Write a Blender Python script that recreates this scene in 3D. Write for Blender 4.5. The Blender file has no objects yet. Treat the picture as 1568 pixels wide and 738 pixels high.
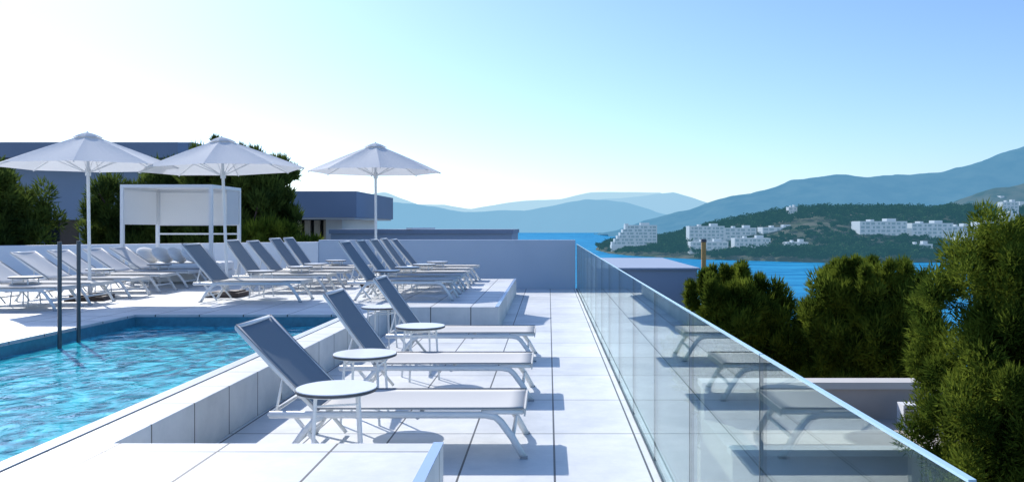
import bpy, math, random
import numpy as np
from mathutils import Vector, noise
random.seed(7); rng=np.random.default_rng(7)
scene=bpy.context.scene
R=math.radians

# ------------------------------------------------------------------ materials
def newmat(name):
    m=bpy.data.materials.new(name); m.use_nodes=True
    nt=m.node_tree; nt.nodes.clear()
    out=nt.nodes.new('ShaderNodeOutputMaterial')
    return m,nt,out
def N(nt,t,**kw):
    n=nt.nodes.new(t)
    for k,v in kw.items():
        if k in n.inputs: n.inputs[k].default_value=v
        else: setattr(n,k,v)
    return n
def c4(c): return (c[0],c[1],c[2],1)
def pbr(name,col,rough=.6,metal=0,var=.08,scale=6,bump=.0,bscale=80,spec=.5,haze=None,hf=0):
    m,nt,out=newmat(name)
    p=N(nt,'ShaderNodeBsdfPrincipled'); p.inputs['Roughness'].default_value=rough
    p.inputs['Metallic'].default_value=metal; p.inputs['Specular IOR Level'].default_value=spec
    geo=N(nt,'ShaderNodeNewGeometry')
    nz=N(nt,'ShaderNodeTexNoise'); nz.inputs['Scale'].default_value=scale; nz.inputs['Detail'].default_value=5
    nt.links.new(geo.outputs['Position'],nz.inputs['Vector'])
    r=N(nt,'ShaderNodeMixRGB'); r.inputs[1].default_value=c4([x*(1-var) for x in col]); r.inputs[2].default_value=c4([min(1,x*(1+var)) for x in col])
    nt.links.new(nz.outputs['Fac'],r.inputs[0]); nt.links.new(r.outputs[0],p.inputs['Base Color'])
    if bump>0:
        n2=N(nt,'ShaderNodeTexNoise'); n2.inputs['Scale'].default_value=bscale; n2.inputs['Detail'].default_value=3
        nt.links.new(geo.outputs['Position'],n2.inputs['Vector'])
        b=N(nt,'ShaderNodeBump'); b.inputs['Strength'].default_value=bump; b.inputs['Distance'].default_value=.01
        nt.links.new(n2.outputs['Fac'],b.inputs['Height']); nt.links.new(b.outputs[0],p.inputs['Normal'])
    last=p
    if haze:
        e=N(nt,'ShaderNodeEmission'); e.inputs[0].default_value=c4(haze); m2=N(nt,'ShaderNodeMixShader'); m2.inputs[0].default_value=hf  # aerial haze painted in as a constant glow over the surface
        nt.links.new(p.outputs[0],m2.inputs[1]); nt.links.new(e.outputs[0],m2.inputs[2]); last=m2
    nt.links.new(last.outputs[0],out.inputs[0])
    return m
def tiles(name,col,w,h,ox,oy,mort=.007,rough=.5):
    m,nt,out=newmat(name)
    p=N(nt,'ShaderNodeBsdfPrincipled'); p.inputs['Roughness'].default_value=rough
    geo=N(nt,'ShaderNodeNewGeometry')
    mp=N(nt,'ShaderNodeMapping'); mp.inputs['Location'].default_value=(-ox,-oy,0)
    nt.links.new(geo.outputs['Position'],mp.inputs[0])
    br=N(nt,'ShaderNodeTexBrick'); br.offset=0; br.squash=1
    br.inputs['Scale'].default_value=1; br.inputs['Brick Width'].default_value=w; br.inputs['Row Height'].default_value=h
    br.inputs['Mortar Size'].default_value=mort*.5; br.inputs['Mortar Smooth'].default_value=.1; br.inputs['Bias'].default_value=0
    br.inputs['Color1'].default_value=c4([x*.91 for x in col]); br.inputs['Color2'].default_value=c4([x*1.04 for x in col])
    br.inputs['Mortar'].default_value=c4([x*.09 for x in col])
    nt.links.new(mp.outputs[0],br.inputs['Vector'])
    nz=N(nt,'ShaderNodeTexNoise'); nz.inputs['Scale'].default_value=1.3; nz.inputs['Detail'].default_value=10; nz.inputs['Roughness'].default_value=.72
    nt.links.new(geo.outputs['Position'],nz.inputs['Vector'])
    rp=N(nt,'ShaderNodeValToRGB'); rp.color_ramp.elements[0].position=.34; rp.color_ramp.elements[0].color=(.76,.78,.80,1); rp.color_ramp.elements[1].position=.62; rp.color_ramp.elements[1].color=(1,1,1,1)
    nt.links.new(nz.outputs['Fac'],rp.inputs[0])
    mx=N(nt,'ShaderNodeMixRGB',blend_type='MULTIPLY'); mx.inputs[0].default_value=1
    nt.links.new(br.outputs['Color'],mx.inputs[1]); nt.links.new(rp.outputs[0],mx.inputs[2]); nt.links.new(mx.outputs[0],p.inputs['Base Color'])
    n2=N(nt,'ShaderNodeTexNoise'); n2.inputs['Scale'].default_value=120
    nt.links.new(geo.outputs['Position'],n2.inputs['Vector'])
    b=N(nt,'ShaderNodeBump'); b.inputs['Strength'].default_value=.15; b.inputs['Distance'].default_value=.004
    nt.links.new(n2.outputs['Fac'],b.inputs['Height']); nt.links.new(b.outputs[0],p.inputs['Normal'])
    nt.links.new(p.outputs[0],out.inputs[0]); return m
def fabric(name,col,trans=.25,weave=350):
    m,nt,out=newmat(name)
    d=N(nt,'ShaderNodeBsdfDiffuse'); t=N(nt,'ShaderNodeBsdfTranslucent'); mx=N(nt,'ShaderNodeMixShader'); mx.inputs[0].default_value=trans
    tc=N(nt,'ShaderNodeTexCoord'); nz=N(nt,'ShaderNodeTexNoise'); nz.inputs['Scale'].default_value=weave
    nt.links.new(tc.outputs['Object'],nz.inputs['Vector'])
    r=N(nt,'ShaderNodeMixRGB'); r.inputs[1].default_value=c4([x*.8 for x in col]); r.inputs[2].default_value=c4([min(1,x*1.15) for x in col])
    nt.links.new(nz.outputs['Fac'],r.inputs[0]); nt.links.new(r.outputs[0],d.inputs[0]); nt.links.new(r.outputs[0],t.inputs[0])
    nt.links.new(d.outputs[0],mx.inputs[1]); nt.links.new(t.outputs[0],mx.inputs[2]); nt.links.new(mx.outputs[0],out.inputs[0]); return m
def foliage(name,c1,c2,scale=1.2,trans=.35,haze=None,hf=0):
    m,nt,out=newmat(name)
    geo=N(nt,'ShaderNodeNewGeometry')
    nz=N(nt,'ShaderNodeTexNoise'); nz.inputs['Scale'].default_value=scale; nz.inputs['Detail'].default_value=6; nz.inputs['Roughness'].default_value=.6
    nt.links.new(geo.outputs['Position'],nz.inputs['Vector'])
    rp=N(nt,'ShaderNodeValToRGB'); rp.color_ramp.elements[0].position=.38; rp.color_ramp.elements[0].color=c4(c1); rp.color_ramp.elements[1].position=.62; rp.color_ramp.elements[1].color=c4(c2)
    nt.links.new(nz.outputs['Fac'],rp.inputs[0])
    d=N(nt,'ShaderNodeBsdfDiffuse'); t=N(nt,'ShaderNodeBsdfTranslucent'); mx=N(nt,'ShaderNodeMixShader'); mx.inputs[0].default_value=trans
    nt.links.new(rp.outputs[0],d.inputs[0]); nt.links.new(rp.outputs[0],t.inputs[0])
    nt.links.new(d.outputs[0],mx.inputs[1]); nt.links.new(t.outputs[0],mx.inputs[2])
    last=mx
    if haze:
        e=N(nt,'ShaderNodeEmission'); e.inputs[0].default_value=c4(haze); m2=N(nt,'ShaderNodeMixShader'); m2.inputs[0].default_value=hf  # distance haze added as emission, mixed at a fixed share
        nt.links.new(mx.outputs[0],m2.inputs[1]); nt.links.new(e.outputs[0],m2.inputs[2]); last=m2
    nt.links.new(last.outputs[0],out.inputs[0]); return m
def hazy(name,c1,c2,scale,haze,hf):
    return foliage(name,c1,c2,scale,0,haze,hf)  # matte colour with the haze glow mixed in

M={}
M['walk']=tiles('walkway_tile',(.75,.755,.74),.62,1.24,.04,5.1,mort=.015)
M['deck']=tiles('deck_tile',(.72,.725,.71),.62,.62,.04,5.1,mort=.015)
M['wall']=pbr('shaded_wall',(.42,.51,.62),.7,var=.06,scale=1.2,bump=.2,bscale=60)  # blue shade of the rear wall put into its base colour
M['wall2']=pbr('pale_wall',(.64,.70,.77),.7,var=.05,scale=1.2,bump=.2,bscale=60)
M['frame']=pbr('white_aluminium',(.76,.77,.77),.35,var=.03)
M['sling']=fabric('sling_fabric',(.68,.67,.64),.03)
M['sling_shaded']=fabric('sling_shaded_backrest',(.25,.29,.33),.06)  # same sling, with the backrest's shade put into a darker colour
M['sling_lit']=fabric('sling_lit_backrest',(.74,.74,.74),.12)  # same sling, paler copy with sunlit brightness put into the colour
M['piping']=pbr('grey_piping',(.3,.31,.33),.6)
M['canopy']=fabric('umbrella_fabric',(.80,.81,.81),.26)
M['screen']=fabric('screen_fabric',(.78,.8,.81),.35)
M['cushion']=pbr('cushion',(.8,.8,.79),.9,var=.05,scale=3,bump=.2,bscale=200)
M['darkbase']=pbr('dark_base',(.07,.05,.045),.6)
M['tabletop']=pbr('table_top',(.8,.8,.8),.3,var=.02)
M['rim']=pbr('table_rim',(.08,.08,.09),.5)
M['steel']=pbr('dark_steel',(.08,.09,.11),.3,metal=.6)
M['trim']=pbr('edge_trim',(.40,.52,.70),.25,metal=.2,var=.03)
M['pooltile']=pbr('pool_mosaic',(.07,.25,.33),.3,var=.35,scale=14)
M['bwall']=pbr('building_wall',(.30,.37,.48),.8,var=.06,scale=.5)
M['bdark']=pbr('building_fascia',(.22,.27,.36),.8,var=.08,scale=.6)
M['bwhite']=pbr('building_white',(.72,.73,.74),.8,var=.04)
M['window']=pbr('window_glass',(.03,.035,.045),.1,var=.2)
M['curtain']=pbr('curtain',(.55,.5,.42),.9)
M['beige']=pbr('beige_render',(.46,.41,.37),.85,var=.18,scale=1.5)
M['coping']=pbr('parapet_coping',(.60,.58,.55),.8,var=.1,scale=2)
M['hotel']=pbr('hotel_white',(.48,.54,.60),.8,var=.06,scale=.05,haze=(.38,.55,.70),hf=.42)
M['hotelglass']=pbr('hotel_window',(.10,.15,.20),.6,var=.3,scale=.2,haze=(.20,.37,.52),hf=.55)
M['wood']=pbr('wood_post',(.50,.30,.10),.7)
M['bark']=pbr('bark',(.10,.07,.05),.9,var=.3,scale=8)
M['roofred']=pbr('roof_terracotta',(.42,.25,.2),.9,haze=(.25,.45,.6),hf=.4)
M['leafA']=foliage('pine_foliage',(.045,.08,.012),(.20,.25,.032),1.8,.45)
M['leafD']=foliage('dark_foliage',(.04,.07,.02),(.13,.18,.035),1.4,.42)
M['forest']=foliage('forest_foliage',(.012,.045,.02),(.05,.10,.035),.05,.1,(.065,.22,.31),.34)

def pool_water():
    m,nt,out=newmat('pool_water')
    geo=N(nt,'ShaderNodeNewGeometry')
    mp=N(nt,'ShaderNodeMapping'); mp.inputs['Scale'].default_value=(1,.75,1); nt.links.new(geo.outputs['Position'],mp.inputs[0])
    n1=N(nt,'ShaderNodeTexNoise'); n1.inputs['Scale'].default_value=2.6; n1.inputs['Detail'].default_value=7; n1.inputs['Distortion'].default_value=1.8
    nt.links.new(mp.outputs[0],n1.inputs['Vector'])
    rp=N(nt,'ShaderNodeValToRGB'); e=rp.color_ramp.elements
    e[0].position=.38; e[0].color=(.0,.15,.23,1); e[1].position=.64; e[1].color=(.06,.66,.76,1)  # light and dark ripples painted into the colour, standing in for caustics
    nt.links.new(n1.outputs['Fac'],rp.inputs[0])
    p=N(nt,'ShaderNodeBsdfPrincipled'); p.inputs['Roughness'].default_value=.02; p.inputs['IOR'].default_value=1.33
    p.inputs['Specular IOR Level'].default_value=.5
    nt.links.new(rp.outputs[0],p.inputs['Base Color'])
    n2=N(nt,'ShaderNodeTexNoise'); n2.inputs['Scale'].default_value=5.0; n2.inputs['Detail'].default_value=4; n2.inputs['Distortion'].default_value=.9
    nt.links.new(mp.outputs[0],n2.inputs['Vector'])
    b=N(nt,'ShaderNodeBump'); b.inputs['Strength'].default_value=.6; b.inputs['Distance'].default_value=.045
    nt.links.new(n2.outputs['Fac'],b.inputs['Height']); nt.links.new(b.outputs[0],p.inputs['Normal'])
    nt.links.new(p.outputs[0],out.inputs[0]); return m
M['poolwater']=pool_water()
def sea_mat():
    m,nt,out=newmat('sea_water')
    geo=N(nt,'ShaderNodeNewGeometry')
    mp=N(nt,'ShaderNodeMapping'); mp.inputs['Scale'].default_value=(.35,1,1); nt.links.new(geo.outputs['Position'],mp.inputs[0])
    nz=N(nt,'ShaderNodeTexNoise'); nz.inputs['Scale'].default_value=.06; nz.inputs['Detail'].default_value=12; nz.inputs['Roughness'].default_value=.78
    nt.links.new(mp.outputs[0],nz.inputs['Vector'])
    rp=N(nt,'ShaderNodeValToRGB'); e=rp.color_ramp.elements; e[0].position=.40; e[0].color=(.005,.15,.32,1); e[1].position=.62; e[1].color=(.04,.34,.56,1)
    nt.links.new(nz.outputs['Fac'],rp.inputs[0])
    d=N(nt,'ShaderNodeBsdfDiffuse'); nt.links.new(rp.outputs[0],d.inputs[0])
    g=N(nt,'ShaderNodeBsdfGlossy'); g.inputs['Roughness'].default_value=.25; g.inputs[0].default_value=(.6,.85,1,1)
    mx=N(nt,'ShaderNodeMixShader'); mx.inputs[0].default_value=.12
    nt.links.new(d.outputs[0],mx.inputs[1]); nt.links.new(g.outputs[0],mx.inputs[2]); nt.links.new(mx.outputs[0],out.inputs[0]); return m
M['sea']=sea_mat()
def glass_mat():
    m,nt,out=newmat('balustrade_glass')
    lw=N(nt,'ShaderNodeLayerWeight'); lw.inputs['Blend'].default_value=.5
    pw=N(nt,'ShaderNodeMath',operation='POWER'); pw.inputs[1].default_value=4.4; nt.links.new(lw.outputs['Facing'],pw.inputs[0])
    ma=N(nt,'ShaderNodeMath',operation='MULTIPLY_ADD'); ma.inputs[1].default_value=.88; ma.inputs[2].default_value=.04; nt.links.new(pw.outputs[0],ma.inputs[0])
    t=N(nt,'ShaderNodeBsdfTransparent'); t.inputs[0].default_value=(.89,.97,.95,1)
    g=N(nt,'ShaderNodeBsdfGlossy'); g.inputs['Roughness'].default_value=.0; g.inputs[0].default_value=(.90,.98,.97,1)
    mx=N(nt,'ShaderNodeMixShader'); nt.links.new(ma.outputs[0],mx.inputs[0])
    nt.links.new(t.outputs[0],mx.inputs[1]); nt.links.new(g.outputs[0],mx.inputs[2]); nt.links.new(mx.outputs[0],out.inputs[0]); return m
M['glass']=glass_mat()
M['glassedge']=pbr('glass_edge',(.45,.66,.78),.15,var=.03)  # pale blue sky reflection put into the edge colour
M['gap']=pbr('joint_seal',(.03,.05,.06),.5)

# ------------------------------------------------------------------ mesh builder
class MB:
    def __init__(s): s.v=[]; s.f=[]; s.m=[]; s.mats=[]; s.sm=[]
    def mi(s,k):
        if k not in s.mats: s.mats.append(k)
        return s.mats.index(k)
    def add(s,vs,fs,k,smooth=False):
        o=len(s.v); s.v+=[tuple(v) for v in vs]; i=s.mi(k)
        for f in fs: s.f.append(tuple(o+a for a in f)); s.m.append(i); s.sm.append(smooth)
    def box(s,x0,x1,y0,y1,z0,z1,k):
        v=[(x0,y0,z0),(x1,y0,z0),(x1,y1,z0),(x0,y1,z0),(x0,y0,z1),(x1,y0,z1),(x1,y1,z1),(x0,y1,z1)]
        s.add(v,[(0,3,2,1),(4,5,6,7),(0,1,5,4),(1,2,6,5),(2,3,7,6),(3,0,4,7)],k)
    def beam(s,p,q,w,h,k,n=4,roundp=False):
        p=Vector(p); q=Vector(q); d=(q-p).normalized()
        up=Vector((0,1,0)) if abs(d.y)<.9 else Vector((0,0,1))
        a=d.cross(up).normalized(); b=a.cross(d).normalized()
        if n==4: offs=[(-1,-1),(1,-1),(1,1),(-1,1)]; offs=[(u*w/2,v*h/2) for u,v in offs]
        else: offs=[(math.cos(2*math.pi*i/n)*w/2,math.sin(2*math.pi*i/n)*h/2) for i in range(n)]
        vs=[p+a*u+b*v for u,v in offs]+[q+a*u+b*v for u,v in offs]; n=len(offs)
        fs=[(i,(i+1)%n,n+(i+1)%n,n+i) for i in range(n)]+[tuple(range(n-1,-1,-1)),tuple(range(n,2*n))]
        s.add(vs,fs,k,smooth=False)
    def path(s,pts,w,h,k,n=8):
        pts=[Vector(p) for p in pts]; rings=[]
        for i,p in enumerate(pts):
            d=((pts[min(i+1,len(pts)-1)]-pts[max(i-1,0)])).normalized()
            up=Vector((0,1,0)) if abs(d.y)<.9 else Vector((0,0,1))
            a=d.cross(up).normalized(); b=a.cross(d).normalized()
            rings.append([p+a*math.cos(2*math.pi*j/n)*w/2+b*math.sin(2*math.pi*j/n)*h/2 for j in range(n)])
        vs=[v for r in rings for v in r]; fs=[]
        for i in range(len(rings)-1):
            for j in range(n): fs.append((i*n+j,i*n+(j+1)%n,(i+1)*n+(j+1)%n,(i+1)*n+j))
        fs+= [tuple(range(n-1,-1,-1)),tuple(range((len(rings)-1)*n,len(rings)*n))]
        s.add(vs,fs,k,smooth=True)
    def cyl(s,x,y,z0,z1,r,k,n=32,r1=None):
        r1=r if r1 is None else r1
        vs=[(x+math.cos(2*math.pi*i/n)*r,y+math.sin(2*math.pi*i/n)*r,z0) for i in range(n)]+[(x+math.cos(2*math.pi*i/n)*r1,y+math.sin(2*math.pi*i/n)*r1,z1) for i in range(n)]
        fs=[(i,(i+1)%n,n+(i+1)%n,n+i) for i in range(n)]
        s.add(vs,fs,k,smooth=True); s.add(vs,[tuple(range(n-1,-1,-1)),tuple(range(n,2*n))],k)
    def mesh(s,name):
        me=bpy.data.meshes.new(name); me.from_pydata(s.v,[],s.f)
        for k in s.mats: me.materials.append(M[k])
        me.polygons.foreach_set('material_index',s.m); me.polygons.foreach_set('use_smooth',s.sm)
        me.update(); return me
    def obj(s,name,loc=(0,0,0),bevel=0):
        o=bpy.data.objects.new(name,s.mesh(name)); o.location=loc; scene.collection.objects.link(o)
        if bevel:
            b=o.modifiers.new('bevel','BEVEL'); b.width=bevel; b.segments=2; b.limit_method='ANGLE'
        return o
def place(me,name,loc,rz=0,scale=None):
    o=bpy.data.objects.new(name,me); o.location=loc; o.rotation_euler=(0,0,rz)
    if scale: o.scale=scale
    scene.collection.objects.link(o); return o

# ------------------------------------------------------------------ terrace
T=.37
def slab(name,x0,x1,y0,y1,z0,z1,k,bev=.006):
    b=MB(); b.box(x0,x1,y0,y1,z0,z1,k); return b.obj(name,bevel=bev)
slab('terrace_walkway',-2.48,.80,-2,21.3,-.5,0,'walk')
slab('pool_terrace_platform',-2.88,-.60,-2,4.66,.0,T,'deck')
slab('pool_coping',-2.88,-2.48,4.66,11.5,-.5,T,'deck')
slab('pool_terrace_deck',-24,-2.48,11.5,12.6,-.5,T,'deck',0)
slab('sun_deck_platform',-24,-.77,12.6,19.5,.0,T,'deck')
slab('pool_terrace_deck',-24,-5.83,-2,11.5,-.5,T,'deck',0)
slab('rear_terrace_floor',-24,-2.48,19.5,21.3,-.5,0,'walk',0)
b=MB(); b.box(-.655,-.598,-2,4.655,T+.001,T+.008,'trim'); b.obj('step_edge_trim')
b=MB(); b.box(-.825,-.768,12.61,19.5,T+.001,T+.008,'trim'); b.obj('step_edge_trim')
b=MB(); b.box(-2.862,-2.755,-2,11.49,T+.001,T+.003,'rim')
for i in range(4): b.box(-2.858+i*.026,-2.837+i*.026,-2,11.49,T+.003,T+.009,'frame')
b.obj('pool_overflow_grating')
# pool
b=MB(); b.box(-5.80,-2.91,-2,11.47,-1.5,-1.3,'pooltile'); b.box(-5.828,-5.80,-2,11.498,-1.5,T-.03,'pooltile')
b.box(-2.91,-2.882,-2,11.498,-1.5,T-.03,'pooltile'); b.box(-5.80,-2.91,11.47,11.498,-1.5,T-.03,'pooltile'); b.obj('swimming_pool')
b=MB(); b.add([(-5.8,-2,.215),(-2.91,-2,.215),(-2.91,11.47,.215),(-5.8,11.47,.215)],[(0,1,2,3)],'poolwater'); b.obj('pool_water')
def handrail(y,x):
    b=MB(); b.beam((x,y,-.6),(x,y,1.42),.045,.045,'steel',n=12); b.beam((x,y,-.62),(x-.16,y,-.62),.04,.04,'steel',n=10)
    b.cyl(x,y,1.42,1.435,.024,'steel',12)
    b.beam((x,y,.05),(x-.19,y,.05),.03,.03,'steel',n=10)
    b.obj('pool_handrail')
handrail(9.35,-5.60); handrail(9.85,-5.67)
b=MB(); b.box(-24,.72,-2,21.9,-12,-.502,'bwall'); b.obj('hotel_base_building')
b=MB(); b.box(-6.0,.70,21.3,21.6,-.5,1.27,'wall'); b.obj('terrace_wall',bevel=.01)
b=MB(); x0,x1=-24,-6.0
b.add([(x0,21.25,-.5),(x1,21.25,-.5),(x1,21.55,-.5),(x0,21.55,-.5),(x0,21.25,1.0),(x1,21.25,1.22),(x1,21.55,1.22),(x0,21.55,1.0)],
 [(0,3,2,1),(4,5,6,7),(0,1,5,4),(1,2,6,5),(2,3,7,6),(3,0,4,7)],'wall2'); b.obj('terrace_wall',bevel=.01)
root=bpy.data.objects.new('glass_balustrade',None); scene.collection.objects.link(root)
y=1.4;i=0
while y<21.2:
    y1=min(y+1.4,21.28)
    b=MB(); b.box(.724,.736,y+.006,y1-.006,-.02,1.16,'glass'); o=b.obj('glass_panel_%d'%i); o.parent=root
    b=MB(); b.box(.723,.737,y+.006,y1-.006,1.1602,1.166,'glassedge'); o=b.obj('top_edge_%d'%i); o.parent=root
    b=MB(); b.box(.7235,.7365,y-.003,y+.003,.0,1.16,'gap'); o=b.obj('joint_%d'%i); o.parent=root
    y+=1.4;i+=1
b=MB(); b.box(.712,.722,1.4,21.28,.001,.012,'gap'); o=b.obj('base_channel'); o.parent=root

# ------------------------------------------------------------------ loungers
def lounger(angle,W=.70,L=.80,back='sling_shaded'):
    b=MB(); zs=.30; hx=-1.45; a=R(angle); ca,sa=math.cos(a),math.sin(a)
    for y in (.02,W-.02):
        b.path([(-1.78,y,zs),(-1.2,y,zs),(-.6,y,zs),(-.28,y,zs),(-.21,y,zs-.015),(-.17,y,zs-.05),(-.09,y,.14),(-.01,y,.0)],.05,.032,'frame')
        b.path([(-1.40,y,zs-.01),(-1.47,y,zs-.04),(-1.56,y,.16),(-1.66,y,.0)],.045,.03,'frame')
        yy=y+(.035 if y<W/2 else -.035)
        b.path([(-1.62,yy,zs-.01),(-1.55,yy,.2),(-1.40,yy,.02)],.03,.022,'frame')
        b.path([(-.3,y,zs+.02),(-.02,y,zs+.02)],.035,.03,'frame')
        b.path([(hx,y,zs+.03),(hx-ca*L*.5,y,zs+.03+sa*L*.5-.01),(hx-ca*L,y,zs+.03+sa*L)],.04,.028,'frame')
    for x,z in ((-.02,zs+.02),(-.09,.14),(-1.60,.10),(-.75,zs-.02),(-1.78,zs)):
        b.path([(x,.02,z),(x,W-.02,z)],.03,.03,'frame')
    b.path([(hx-ca*L,.02,zs+.03+sa*L),(hx-ca*L,W-.02,zs+.03+sa*L)],.032,.032,'frame')
    mx,mz=hx-ca*L*.45,zs+.02+sa*L*.45
    for y in (.10,W-.10): b.path([(mx,y,mz),(-1.76,y,zs)],.02,.02,'frame',6)
    def sling(P,nx,ny,k,drop):
        vs=[];fs=[]
        for i in range(nx+1):
            for j in range(ny+1):
                t=i/nx;u=j/ny; x,z,nxv,nzv=P(t); sag=-drop*4*u*(1-u)*min(1,6*t*(1-t)+.2)
                vs.append((x+nxv*sag,.012+u*(W-.024),z+nzv*sag))
        n=len(vs)
        vs+= [(x,y,z-.008) for x,y,z in vs]
        w=ny+1
        for i in range(nx):
            for j in range(ny):
                q=(i*w+j,i*w+j+1,(i+1)*w+j+1,(i+1)*w+j); fs.append(q); fs.append(tuple(n+a for a in reversed(q)))
        for i in range(nx):
            fs.append((i*w,(i+1)*w,n+(i+1)*w,n+i*w)); fs.append((i*w+ny,n+i*w+ny,n+(i+1)*w+ny,(i+1)*w+ny))
        for j in range(ny):
            fs.append((j,n+j,n+j+1,j+1)); fs.append((nx*w+j,nx*w+j+1,n+nx*w+j+1,n+nx*w+j))
        b.add(vs,fs,k,smooth=True)
    sling(lambda t:(hx+t*1.43,zs+.045,0,1),14,8,'sling',.018)
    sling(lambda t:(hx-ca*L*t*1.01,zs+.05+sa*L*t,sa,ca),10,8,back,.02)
    b.box(-.012,.0,.015,W-.015,zs-.01,zs+.045,'sling')
    b.box(hx-.02,hx+.02,.0,W,zs+.032,zs+.042,'piping')
    for y in (.008,W-.008):
        b.path([(hx,y,zs+.048),(-.01,y,zs+.048)],.012,.012,'piping',6)
        b.path([(hx,y,zs+.05),(hx-ca*L,y,zs+.05+sa*L)],.012,.012,'piping',6)
        for x in (-1.66,-.01): b.box(x-.025,x+.025,y-.02,y+.02,0,.014,'piping')
    return b.mesh('sun_lounger')
LA=lounger(46); LB=lounger(54); LC=lounger(34,back='sling_lit'); LD=lounger(50)
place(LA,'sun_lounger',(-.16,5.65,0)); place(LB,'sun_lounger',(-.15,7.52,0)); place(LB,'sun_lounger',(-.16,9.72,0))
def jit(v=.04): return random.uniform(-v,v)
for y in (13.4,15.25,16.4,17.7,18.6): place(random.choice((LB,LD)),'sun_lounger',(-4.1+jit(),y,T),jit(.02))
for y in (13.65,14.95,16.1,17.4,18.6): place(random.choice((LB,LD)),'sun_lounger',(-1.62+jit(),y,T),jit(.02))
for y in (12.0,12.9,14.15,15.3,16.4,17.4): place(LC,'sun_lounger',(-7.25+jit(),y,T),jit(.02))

def table(r=.26,h=.56):
    b=MB(); b.cyl(0,0,h-.006,h,r-.004,'tabletop',40); b.cyl(0,0,h-.022,h-.0062,r,'rim',40); b.cyl(0,0,h-.034,h-.0225,r-.03,'frame',32)
    for i in range(4):
        a=math.pi/4+i*math.pi/2; x,y=math.cos(a),math.sin(a)
        b.beam((x*r*.72,y*r*.72,h-.03),(x*r*.86,y*r*.86,0),.022,.022,'frame',n=8)
        a2=a+math.pi/2; b.beam((x*r*.75,y*r*.75,h-.09),(math.cos(a2)*r*.75,math.sin(a2)*r*.75,h-.09),.014,.014,'frame',n=6)
    return b.mesh('side_table')
TB=table(); TS=table(.24,.46)
for x,y in ((-1.38,5.32),(-1.52,6.76),(-1.36,8.66),(-2.2,10.75)): place(TB,'side_table',(x,y,0),jit(.5))
for x,y in ((-5.1,14.5),(-4.9,16.1),(-4.95,17.35),(-2.9,14.6),(-2.75,15.9),(-2.5,18.35),(-2.6,17.1),(-8.2,12.8),(-8.3,15.1),(-8.2,17.2),(-5.0,19.2)): place(TS,'side_table',(x,y,T),jit(.5))

# ------------------------------------------------------------------ umbrellas
def umbrella(Rr=1.42,peak=2.85,drop=.60):
    b=MB(); n=8; sub=6; rad=8
    def canopy(r0,r1,z0,z1,ph,sag=.02):
        vs=[];fs=[];cols=n*sub
        for i in range(rad+1):
            t=i/rad; r=r0+(r1-r0)*t
            for j in range(cols):
                a=ph+2*math.pi*j/cols; k=(j%sub)/sub
                ang=2*math.pi/n; loc=k*ang-ang/2; rr=r*math.cos(ang/2)/math.cos(loc); rr=rr*(1-.02*t*4*k*(1-k))
                z=z0+(z1-z0)*t-sag*4*k*(1-k)*math.sin(math.pi*min(1,t))+.05*t*(1-t)
                vs.append((rr*math.cos(a),rr*math.sin(a),z))
        for i in range(rad):
            for j in range(cols): fs.append((i*cols+j,(i+1)*cols+j,(i+1)*cols+(j+1)%cols,i*cols+(j+1)%cols))
        b.add(vs,fs,'canopy',smooth=False)
    ph=R(10)
    canopy(.03,Rr,peak-.05,peak-drop,ph,.03)
    canopy(.02,.24,peak-.015,peak-.105,ph,.0)
    b.cyl(0,0,peak-.02,peak+.0,.022,'frame',12,.012)
    b.beam((0,0,.05),(0,0,peak-.06),.052,.052,'frame',n=16)
    b.cyl(0,0,peak-.75,peak-.63,.045,'frame',16); b.cyl(0,0,peak-.16,peak-.09,.05,'frame',16)
    for i in range(n):
        a=ph+2*math.pi*i/n; c,s=math.cos(a),math.sin(a)
        b.beam((c*.04,s*.04,peak-.095),(c*(Rr-.02),s*(Rr-.02),peak-drop-.015),.02,.014,'frame',n=6)
        b.beam((c*.04,s*.04,peak-.69),(c*Rr*.52,s*Rr*.52,peak-.095-(drop-.08)*.52),.014,.014,'frame',n=6)
    b.box(-.30,.30,-.30,.30,.0,.07,'darkbase'); b.box(-.24,.24,-.24,.24,.071,.10,'darkbase'); b.cyl(0,0,.10,.34,.036,'frame',16)
    return b.mesh('patio_umbrella')
U=umbrella()
o=place(U,'patio_umbrella',(-7.78,13.85,T)); o.rotation_euler=(0,R(-.8),.2)
o=place(U,'patio_umbrella',(-5.72,14.55,T)); o.rotation_euler=(0,R(-2.2),.0)
o=place(umbrella(1.38,3.0,.62),'patio_umbrella',(-3.60,17.05,T)); o.rotation_euler=(0,R(-.3),.1)

# ------------------------------------------------------------------ daybed
b=MB(); x0,x1,y0,y1=-9.45,-7.42,18.0,19.7; zt=2.54; p=.07
for x in (x0,x1-p):
    for y in (y0,y1-p): b.box(x,x+p,y,y+p,T,zt-p,'frame')
b.box(x0,x1,y0,y0+p,zt-p,zt,'frame'); b.box(x0,x1,y1-p,y1,zt-p,zt,'frame'); b.box(x0,x0+p,y0+p,y1-p,zt-p,zt,'frame'); b.box(x1-p,x1,y0+p,y1-p,zt-p,zt,'frame')
b.box(x0+p,x1-p,y1-.05,y1-.044,1.66,zt-p,'screen')
b.box(x0+.03,x0+.036,y0+p,y1-p,1.66,zt-p,'screen')
b.box(x1-.036,x1-.03,y0+.9,y1-p,1.66,zt-p,'screen')
b.box(x0+p,x1-p,y0+p,y1-p,zt-.03,zt-.024,'screen')
b.box(x0+p,x1-p,y1-.055,y1-.035,1.64,1.66,'frame')
b.box(x0+p,x1-p,y1-.055,y1-.02,1.42,1.46,'frame')
b.box(x0+.1,x1-.1,y0+.05,y1-.08,T+.02,T+.22,'frame')
o=b.obj('canopy_daybed')
b=MB(); b.box(x0+.12,x1-.12,y0+.07,y1-.1,T+.22,T+.42,'cushion'); c=b.obj('mattress',bevel=.05); c.parent=o
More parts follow.
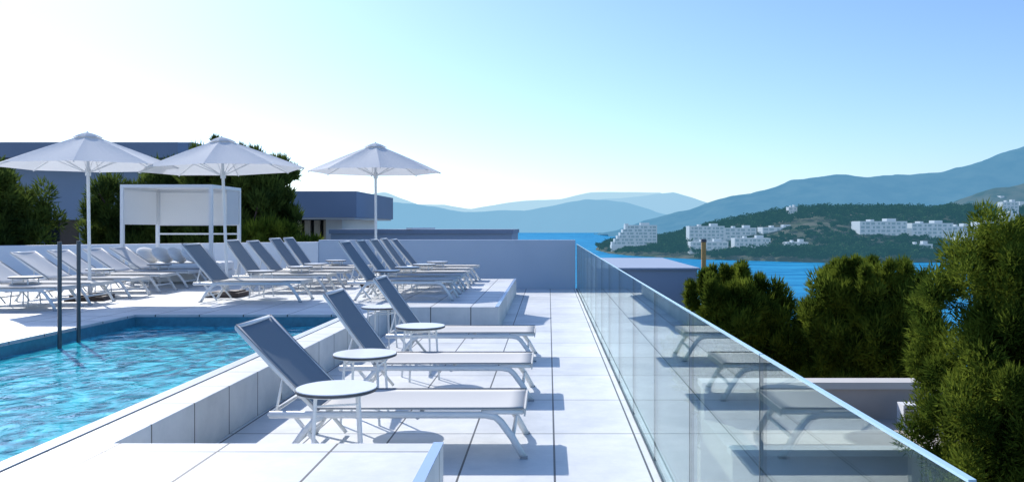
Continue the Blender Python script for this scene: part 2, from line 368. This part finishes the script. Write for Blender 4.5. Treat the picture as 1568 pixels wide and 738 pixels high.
for i in range(5):
    b=MB(); b.box(-.12,.12,-.30,.30,-.07,.07,'cushion'); c=b.obj('pillow_%d'%i,(x0+.35+i*.33,y0+.55,T+.60)); c.rotation_euler=(R(0),R(48),jit(.1))
    s=c.modifiers.new('s','SUBSURF'); s.levels=s.render_levels=3; c.scale=(2.2,1.5,1.5); c.parent=o
# ------------------------------------------------------------------ trees
def tri_mesh(name,V,mat,ob=True):
    n=len(V)//3; me=bpy.data.meshes.new(name)
    me.vertices.add(len(V)); me.vertices.foreach_set('co',V.astype(np.float32).ravel())
    me.loops.add(3*n); me.loops.foreach_set('vertex_index',np.arange(3*n,dtype=np.int32))
    me.polygons.add(n); me.polygons.foreach_set('loop_start',np.arange(0,3*n,3,dtype=np.int32)); me.polygons.foreach_set('loop_total',np.full(n,3,dtype=np.int32))
    me.materials.append(mat); me.update(calc_edges=True); me.validate()
    return me
def leaves(centers,rads,per,Ln,Wd,up=.7):
    k=len(centers); c=np.repeat(centers,per,0); r=np.repeat(rads,per)[:,None]
    d=rng.normal(size=(k*per,3)); d/=np.linalg.norm(d,axis=1,keepdims=True)
    rad=rng.random((k*per,1))**.5
    sc=np.array([1,1,1.25]); p=c+d*rad*r*sc
    dr=d*1.0+np.array([0,0,up])+rng.normal(size=d.shape)*.45; dr/=np.linalg.norm(dr,axis=1,keepdims=True)
    sd=np.cross(dr,rng.normal(size=d.shape)); sd/=np.linalg.norm(sd,axis=1,keepdims=True)
    L=Ln*(.6+.8*rng.random((k*per,1)))
    V=np.empty((k*per,3,3)); V[:,0]=p-sd*Wd; V[:,1]=p+sd*Wd; V[:,2]=p+dr*L
    return V.reshape(-1,3)
def crown_centers(n,rx,ry,rz,crad,lobes=7,bottom=-.8):
    lob=[]; ph=rng.random()*6.283
    for i in range(lobes):
        a=ph+i*2.39996+rng.uniform(-.25,.25); h=-.55+1.15*(i+.5)/lobes; q=.56*math.sqrt(max(.05,1-h*h*1.2))
        lob.append((math.cos(a)*q,math.sin(a)*q,h,rng.uniform(.32,.46)))
    lob.append((0,0,.42,.45)); lob.append((0,0,-.1,.6))
    out=[];rr=[]
    while len(out)<n:
        l=lob[rng.integers(len(lob))]; d=rng.normal(size=3); d/=np.linalg.norm(d)
        q=l[3]*(rng.uniform(.55,1.05))
        p=np.array(l[:3])+d*q
        if p[2]<bottom: continue
        out.append(p*np.array([rx,ry,rz])); rr.append(crad*rng.uniform(.6,1.35))
    return np.array(out),np.array(rr)
def tree(name,loc,rx,ry,rz,zbase,n=120,per=450,crad=.3,Ln=.13,Wd=.016,mat='leafA',lobes=7,up=.7,trunk=.16,extra=None,bottom=-.8):
    c,r=crown_centers(n,rx,ry,rz,crad,lobes,bottom)
    if extra:
        e=np.array([x[:3] for x in extra]); c=np.vstack([c,e]); r=np.concatenate([r,[x[3] for x in extra]])
    V=leaves(c,r,per,Ln,Wd,up)
    me=tri_mesh('foliage',V,M[mat])
    root=bpy.data.objects.new(name,None); root.location=loc; scene.collection.objects.link(root)
    o=bpy.data.objects.new('foliage',me); scene.collection.objects.link(o); o.parent=root
    b=MB(); zb=zbase-loc[2]
    pts=[(0,0,zb),(trunk*.4,0,zb*.6),(-trunk*.3,trunk*.4,zb*.2),(0,0,rz*.3)]
    for i in range(3):
        t0=trunk*(1-.28*i); b.path([pts[i],pts[i+1]],t0*2,t0*2,'bark',8)
    for i in range(0,len(c),max(1,len(c)//14)):
        p=c[i]; s=Vector((0,0,max(zb*.4,p[2]-.9*rz*.6))); m=(s+Vector(p))/2+Vector((0,0,-.15*rz))
        b.path([s,m,p],trunk*.42,trunk*.42,'bark',6)
    o=b.obj('trunk'); o.parent=root
    return root
def tips(n,rx,rz,zlo,crad):
    # upright leader shoots that break the round outline
    out=[]
    for i in range(n):
        a=rng.random()*6.283; q=rng.random()**.5*.8; x=math.cos(a)*q*rx; y=math.sin(a)*q*rx; z=zlo*rz*math.sqrt(max(.1,1-q*q*.8))
        for k in range(3): out.append((x+rng.normal()*.03,y,z+k*crad*.9,crad*(.75-.18*k)))
    return out
tree('pine_tree',(5.15,22,-1.55),2.0,1.7,1.9,-11,n=230,per=420,crad=.25,Ln=.17,Wd=.022,up=1.2,lobes=10,extra=tips(14,1.8,1.9,.85,.24))
tree('pine_tree',(7.85,20,-1.4),1.9,1.6,2.15,-11,n=260,per=420,crad=.25,Ln=.16,Wd=.021,up=1.0,lobes=12,extra=tips(14,1.6,2.1,.85,.23))
ex=[(.95+rng.normal()*.3,rng.normal()*.3,2.1+i*.10,.27) for i in range(10)]+tips(16,2.2,3.1,.8,.24)
tree('pine_tree',(7.6,12,-1.2),2.45,2.0,3.25,-11,n=600,per=520,crad=.24,Ln=.10,Wd=.013,up=.7,lobes=16,extra=ex)
tree('pine_tree',(10.5,27,-3.0),2.6,2.4,2.6,-12,n=160,per=300,crad=.4,Ln=.22,Wd=.035,up=.8)
tree('pine_tree',(6.6,31,-4.6),2.6,2.4,2.6,-12,n=130,per=300,crad=.45,Ln=.22,Wd=.035,up=.8)
tree('pine_tree',(6.0,9.2,-5.6),1.5,1.5,1.6,-11,n=110,per=300,crad=.3,Ln=.14,Wd=.02,up=.6,mat='leafD')
tree('pine_tree',(4.0,7.0,-5.9),1.4,1.4,1.4,-11,n=100,per=300,crad=.3,Ln=.14,Wd=.02,up=.6,mat='leafD')
tree('conifer_tree',(-14.0,28,1.5),2.1,1.8,2.4,-8,n=170,per=320,crad=.32,Ln=.24,Wd=.028,mat='leafD',up=1.2)
tree('conifer_tree',(-10.3,27,1.5),2.15,1.8,2.8,-8,n=250,per=320,crad=.3,Ln=.24,Wd=.028,mat='leafD',up=1.5,lobes=11,extra=tips(12,1.7,2.6,.82,.24))
tree('conifer_tree',(-12.3,29,1.6),1.3,1.3,2.4,-8,n=90,per=260,crad=.25,Ln=.24,Wd=.028,mat='leafD',up=1.6,extra=[(.4,0,2.3,.16),(.45,0,2.7,.10),(.45,0,3.0,.06)])
tree('pine_tree',(-16.6,24,1.6),2.1,1.7,2.2,-8,n=180,per=320,crad=.3,Ln=.18,Wd=.026,up=.6,mat='leafD')
tree('shrub',(-8.9,25.5,.8),1.1,.9,1.0,-8,n=60,per=260,crad=.22,Ln=.2,Wd=.024,up=1.3)
tree('shrub',(-7.7,25.5,.55),.7,.8,.8,-8,n=40,per=260,crad=.2,Ln=.2,Wd=.024,up=1.3)

# ------------------------------------------------------------------ nearby buildings
b=MB()
b.box(-44,-16.8,37.0,50,4.75,5.45,'bdark'); b.box(-44,-17.6,38.2,50,1.95,4.75,'bwall'); b.box(-44,-18,39.6,50,-10,1.95,'window')
for i in range(10): b.box(-43+i*2.6,-42.5+i*2.6,38.6,39.4,-10,1.95,'bwall')
b.box(-26,-16.8,38.5,48,5.45,5.6,'bdark')
b.obj('hotel_wing_building')
b=MB()
b.box(-17,-8.0,34,42,2.0,3.1,'bdark'); b.box(-16.9,-8.1,34.1,42,1.93,2.0,'bwhite'); b.box(-16.5,-9.6,36.2,42,-8,1.93,'window'); b.box(-9.6,-8.9,35.2,42,-8,1.93,'bwhite')
for i in range(5): b.box(-11.6+i*.42,-11.35+i*.42,36.0,36.15,-8,1.9,'curtain')
b.obj('annex_building')
b=MB(); b.box(-8.0,-1.35,30,36,-8,1.36,'bwall'); b.box(-8.05,-1.3,29.9,36.1,1.36,1.52,'bdark'); b.box(-5.2,-5.0,29.8,36,1.53,1.58,'bwhite'); b.obj('low_roof_building')
b=MB(); b.box(1.5,4.55,25,33,-10,.30,'bwall'); b.box(1.42,4.62,24.9,33.1,.30,.36,'bwall'); b.obj('lower_villa_building')
b=MB(); b.beam((4.75,25,-8),(4.75,25,1.15),.15,.15,'wood',n=12); b.cyl(4.75,25,1.15,1.24,.10,'rim',12,.08); b.obj('wooden_post')
b=MB(); b.box(3.2,9.6,16.8,17.2,-8,-1.72,'beige'); b.box(3.15,9.65,16.75,17.25,-1.72,-1.58,'coping'); b.box(3.2,9.6,14.2,16.8,-8,-2.35,'beige'); b.box(3.15,9.65,14.1,14.4,-2.35,-2.24,'coping')
b.box(4.4,5.2,14.17,14.195,-5.4,-3.2,'window'); b.box(6.4,7.2,14.17,14.195,-5.4,-3.2,'window'); b.obj('lower_terrace_building')
b=MB(); b.box(7.0,7.4,16.1,16.4,-2.348,-1.9,'bwhite')
for i in range(6): b.box(7.03,7.37,16.085,16.098,-2.3+i*.06,-2.265+i*.06,'rim')
b.obj('air_conditioning_unit')

# ------------------------------------------------------------------ sea and terrain
b=MB(); S=30000
b.add([(-S,-200,-23.4),(S,-200,-23.4),(S,S,-23.4),(-S,S,-23.4)],[(0,1,2,3)],'sea'); b.obj('sea_water')
b=MB(); b.add([(-S,-S,-30),(S,-S,-30),(S,S,-30),(-S,S,-30)],[(0,1,2,3)],'beige'); b.obj('ground')
M['soil']=pbr('dry_soil',(.16,.14,.09),.95,var=.4,scale=.6)
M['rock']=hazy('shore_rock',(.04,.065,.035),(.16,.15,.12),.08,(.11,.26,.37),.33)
def grid(name,x0,x1,nx,y0,y1,ny,fn,mat):
    vs=[];fs=[]
    for j in range(ny+1):
        for i in range(nx+1):
            x=x0+(x1-x0)*i/nx;y=y0+(y1-y0)*j/ny; vs.append((x,y,fn(x,y)))
    w=nx+1
    for j in range(ny):
        for i in range(nx): fs.append((j*w+i,j*w+i+1,(j+1)*w+i+1,(j+1)*w+i))
    b=MB(); b.add(vs,fs,mat,True); return b.obj(name)
def near_h(x,y):
    return -9-max(0,y-20)*.12-max(0,x-30)*.08+1.2*noise.noise(Vector((x*.08,y*.08,0)))
grid('hillside_terrain',-160,160,80,-60,170,60,near_h,'soil')
shore=[(420,2200),(260,1500),(120,1200),(58,1010),(50,900),(56,780),(72,710),(112,640),(190,575),(400,590),(900,620),(1700,640),(1700,2200)]
def inside(x,y):
    c=False; n=len(shore)
    for i in range(n):
        ax,ay=shore[i]; bx,by=shore[(i+1)%n]
        if (ay>y)!=(by>y) and x<(bx-ax)*(y-ay)/(by-ay)+ax: c=not c
    return c
def sdist(x,y):
    best=1e9
    for (ax,ay),(bx,by) in zip(shore[:-1],shore[1:]):
        dx,dy=bx-ax,by-ay; t=max(0,min(1,((x-ax)*dx+(y-ay)*dy)/(dx*dx+dy*dy)))
        best=min(best,math.hypot(x-ax-dx*t,y-ay-dy*t))
    return best if inside(x,y) else -best
def ss(t): t=max(0,min(1,t)); return t*t*(3-2*t)
def pen_h(x,y):
    d=sdist(x,y)
    n=noise.noise(Vector((x*.012,y*.012,3)))
    h=-28+7*ss((d+8)/16)+36*ss((d-20)/220)+n*5*ss(d/80)
    return h+1.0*noise.noise(Vector((x*.15,y*.15,1)))
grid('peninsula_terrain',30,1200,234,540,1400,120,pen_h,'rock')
HOT=[ # x0,x1,y0,y1,z0,floors,step
 (62,106,797,816,-16,6,2.6),(128,160,742,760,-17,6,0),(161,190,746,762,-15.5,5,0),(193,225,736,754,-15,5,0),(227,256,740,756,-16,4,0),(120,152,690,704,-21,3,0),(156,186,684,698,-21,4,0),(196,214,672,684,-21,3,0),
 (264,304,692,712,-13,6,0),(309,344,694,714,-11.5,5,0),(346,366,700,716,-11,4,0),(368,398,690,712,-10.5,5,0),(330,356,655,668,-17,3,0),(286,304,646,656,-19,2,0)]
for x,y,w,f in ((250,850,9,2),(445,800,16,3),(500,840,14,3),(412,740,12,3)): HOT.append((x,x+w,y,y+9,pen_h(x,y)+3,f,0))
P=[]
while len(P)<5200:
    y=560+840*random.random()**1.6; x=random.uniform(45,min(1150,y*.75)); d=sdist(x,y)
    if d<3: continue
    if any(h[0]-3<x<h[1]+3 and h[2]-14<y<h[3]+3 for h in HOT) : continue
    s=random.uniform(.6,1.4)*(.5 if any(h[0]-3<x<h[1]+3 and h[2]-55<y<h[2] for h in HOT) else 1)*(.65 if d<15 else 1)
    P.append((x,y,pen_h(x,y),s))
def forest(name,P,mat,H=8,Rr=4.5,per=60,leaf=1.0):
    P=np.array(P); k=len(P); c=np.repeat(P[:,:3],per,0); s=np.repeat(P[:,3],per)[:,None]
    d=rng.normal(size=(k*per,3)); d/=np.linalg.norm(d,axis=1,keepdims=True); d[:,2]=np.abs(d[:,2])*.9-.15
    p=c+np.array([0,0,H*.5])*s+d*np.array([Rr,Rr,H*.55])*s*(.75+.35*rng.random((k*per,1)))
    V=np.empty((k*per,3,3))
    for i in range(3): V[:,i]=p+rng.normal(size=p.shape)*leaf*np.array([1,1,.7])
    me=tri_mesh(name,V.reshape(-1,3),M[mat]); o=bpy.data.objects.new(name,me); scene.collection.objects.link(o)
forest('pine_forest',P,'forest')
def hotel(name,x0,x1,y0,y1,z0,floors,fh=3.1,bay=4.0,step=0):
    b=MB()
    for f in range(floors):
        xa=x0+step*f; z=z0+f*fh
        b.box(xa+.6,x1-.6,y0+1.0,y1,z+.25,z+fh,'hotelglass')
        b.box(xa,x1,y0,y1+.2,z,z+.35,'hotel')
        b.box(xa,x1,y0,y0+.15,z+.35,z+1.2,'hotel')
        n=max(1,int((x1-xa)/bay))
        for i in range(n+1):
            x=xa+(x1-xa-.9)*i/n; b.box(x,x+.9,y0+.16,y1,z+.35,z+fh,'hotel')
            if i<n and (i*7+f*3)%5<2: b.box(x+.9,x+bay*.6,y0+.7,y0+.99,z+.35,z+fh,'hotel')
    z=z0+floors*fh; b.box(x0+step*(floors-1),x1,y0-.2,y1+.3,z,z+1.1,'hotel')
    w=(x1-x0); ym=(y0+y1)/2; b.box(x1-w*.35,x1-w*.15,ym-2,y1-2,z+1.1,z+3.4,'hotel'); b.box(x0+w*.3,x0+w*.38,ym-2,y1-2,z+1.1,z+2.6,'hotel')
    b.box(x0-.5,x1+.5,y0-.6,y1+.5,z0-9,z0,'hotel')
    b.obj(name)
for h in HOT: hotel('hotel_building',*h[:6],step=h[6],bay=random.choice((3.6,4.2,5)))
def hill(name,prof,Y,w,mat,amp,ns,nx=260,ny=26,base=-26):
    xs=[p[0] for p in prof]; zs=[p[1] for p in prof]; vs=[];fs=[]
    for j in range(ny+1):
        v=-1+2*j/ny
        for i in range(nx+1):
            x=xs[0]+(xs[-1]-xs[0])*i/nx; z=float(np.interp(x,xs,zs))
            a=1-abs(v)**1.4
            g=noise.fractal(Vector((x*ns,v*w*ns*.6,5)),.9,2.1,5)
            zz=base+(z-base)*a+amp*g*(.25+.75*(1-a))*min(1,a*3)
            vs.append((x,Y+v*w,zz))
    W=nx+1
    for j in range(ny):
        for i in range(nx): fs.append((j*W+i,j*W+i+1,(j+1)*W+i+1,(j+1)*W+i))
    b=MB(); b.add(vs,fs,mat,True); b.obj(name)
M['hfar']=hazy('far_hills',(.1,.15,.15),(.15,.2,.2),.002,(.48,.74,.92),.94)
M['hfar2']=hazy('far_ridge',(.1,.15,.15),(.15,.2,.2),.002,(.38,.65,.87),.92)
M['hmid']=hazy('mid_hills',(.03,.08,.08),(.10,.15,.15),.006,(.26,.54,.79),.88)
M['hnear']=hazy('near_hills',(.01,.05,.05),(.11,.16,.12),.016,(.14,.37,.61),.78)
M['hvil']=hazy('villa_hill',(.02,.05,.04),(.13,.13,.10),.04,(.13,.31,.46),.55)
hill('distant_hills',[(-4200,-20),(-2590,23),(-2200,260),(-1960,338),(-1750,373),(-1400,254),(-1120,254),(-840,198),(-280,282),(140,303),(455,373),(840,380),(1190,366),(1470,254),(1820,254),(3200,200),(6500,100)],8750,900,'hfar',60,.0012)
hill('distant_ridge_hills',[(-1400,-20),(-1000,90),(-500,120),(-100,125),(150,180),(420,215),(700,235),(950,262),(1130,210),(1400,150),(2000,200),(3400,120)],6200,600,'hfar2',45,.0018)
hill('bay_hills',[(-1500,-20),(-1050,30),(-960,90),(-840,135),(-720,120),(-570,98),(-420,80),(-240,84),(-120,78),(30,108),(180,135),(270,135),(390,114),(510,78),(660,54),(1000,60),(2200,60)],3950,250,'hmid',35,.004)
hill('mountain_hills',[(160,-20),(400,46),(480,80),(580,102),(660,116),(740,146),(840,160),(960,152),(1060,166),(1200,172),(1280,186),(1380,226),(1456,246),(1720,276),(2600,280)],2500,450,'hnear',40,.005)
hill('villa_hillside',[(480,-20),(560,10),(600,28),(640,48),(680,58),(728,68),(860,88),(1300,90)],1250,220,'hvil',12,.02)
b=MB()
for i in range(60):
    x=random.uniform(620,900); t=random.uniform(.1,.85); z=float(np.interp(x,[480,560,600,640,680,728,860,1300],[-20,10,28,48,58,68,88,90]))
    v=-(1-t); a=1-abs(v)**1.4; zz=-26+(z+26)*a; y=1250+v*220; w=random.uniform(4,9)
    b.box(x,x+w,y-4,y+6,zz-4,zz+random.uniform(3,6),'hotel')
    b.box(x-.5,x+w+.5,y-4.5,y+6.5,zz+6,zz+6.8,'roofred') if i%3==0 else None
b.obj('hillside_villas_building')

# ------------------------------------------------------------------ light
AZ=38; EL=36
sd=Vector((-math.sin(R(AZ))*math.cos(R(EL)),math.cos(R(AZ))*math.cos(R(EL)),math.sin(R(EL))))
L=bpy.data.lights.new('sun','SUN'); L.energy=5.0; L.angle=R(.5); L.color=(1,.96,.91)
o=bpy.data.objects.new('sun',L); o.rotation_euler=sd.to_track_quat('Z','Y').to_euler(); scene.collection.objects.link(o)
w=bpy.data.worlds.new('World'); scene.world=w; w.use_nodes=True; nt=w.node_tree
bg=nt.nodes['Background']; sky=nt.nodes.new('ShaderNodeTexSky'); sky.sky_type='NISHITA'; sky.sun_disc=False
sky.sun_elevation=R(EL); sky.sun_rotation=R(-AZ); sky.air_density=1.0; sky.dust_density=.7; sky.ozone_density=2.2
tint=nt.nodes.new('ShaderNodeMixRGB'); tint.blend_type='MULTIPLY'; tint.inputs[0].default_value=1; tint.inputs[2].default_value=(.86,1.03,1.30,1)
nt.links.new(sky.outputs[0],tint.inputs[1]); nt.links.new(tint.outputs[0],bg.inputs[0]); bg.inputs[1].default_value=.148
scene.view_settings.view_transform='Standard'; scene.view_settings.look='None'; scene.view_settings.exposure=0
# ------------------------------------------------------------------ camera
cam=bpy.data.cameras.new('camera'); cam.lens=28.7; cam.sensor_width=36; cam.shift_x=-.0357; cam.shift_y=-.0134; cam.clip_end=60000
co=bpy.data.objects.new('camera',cam); co.location=(0,0,1.6); co.rotation_euler=(R(90),0,0); scene.collection.objects.link(co); scene.camera=co
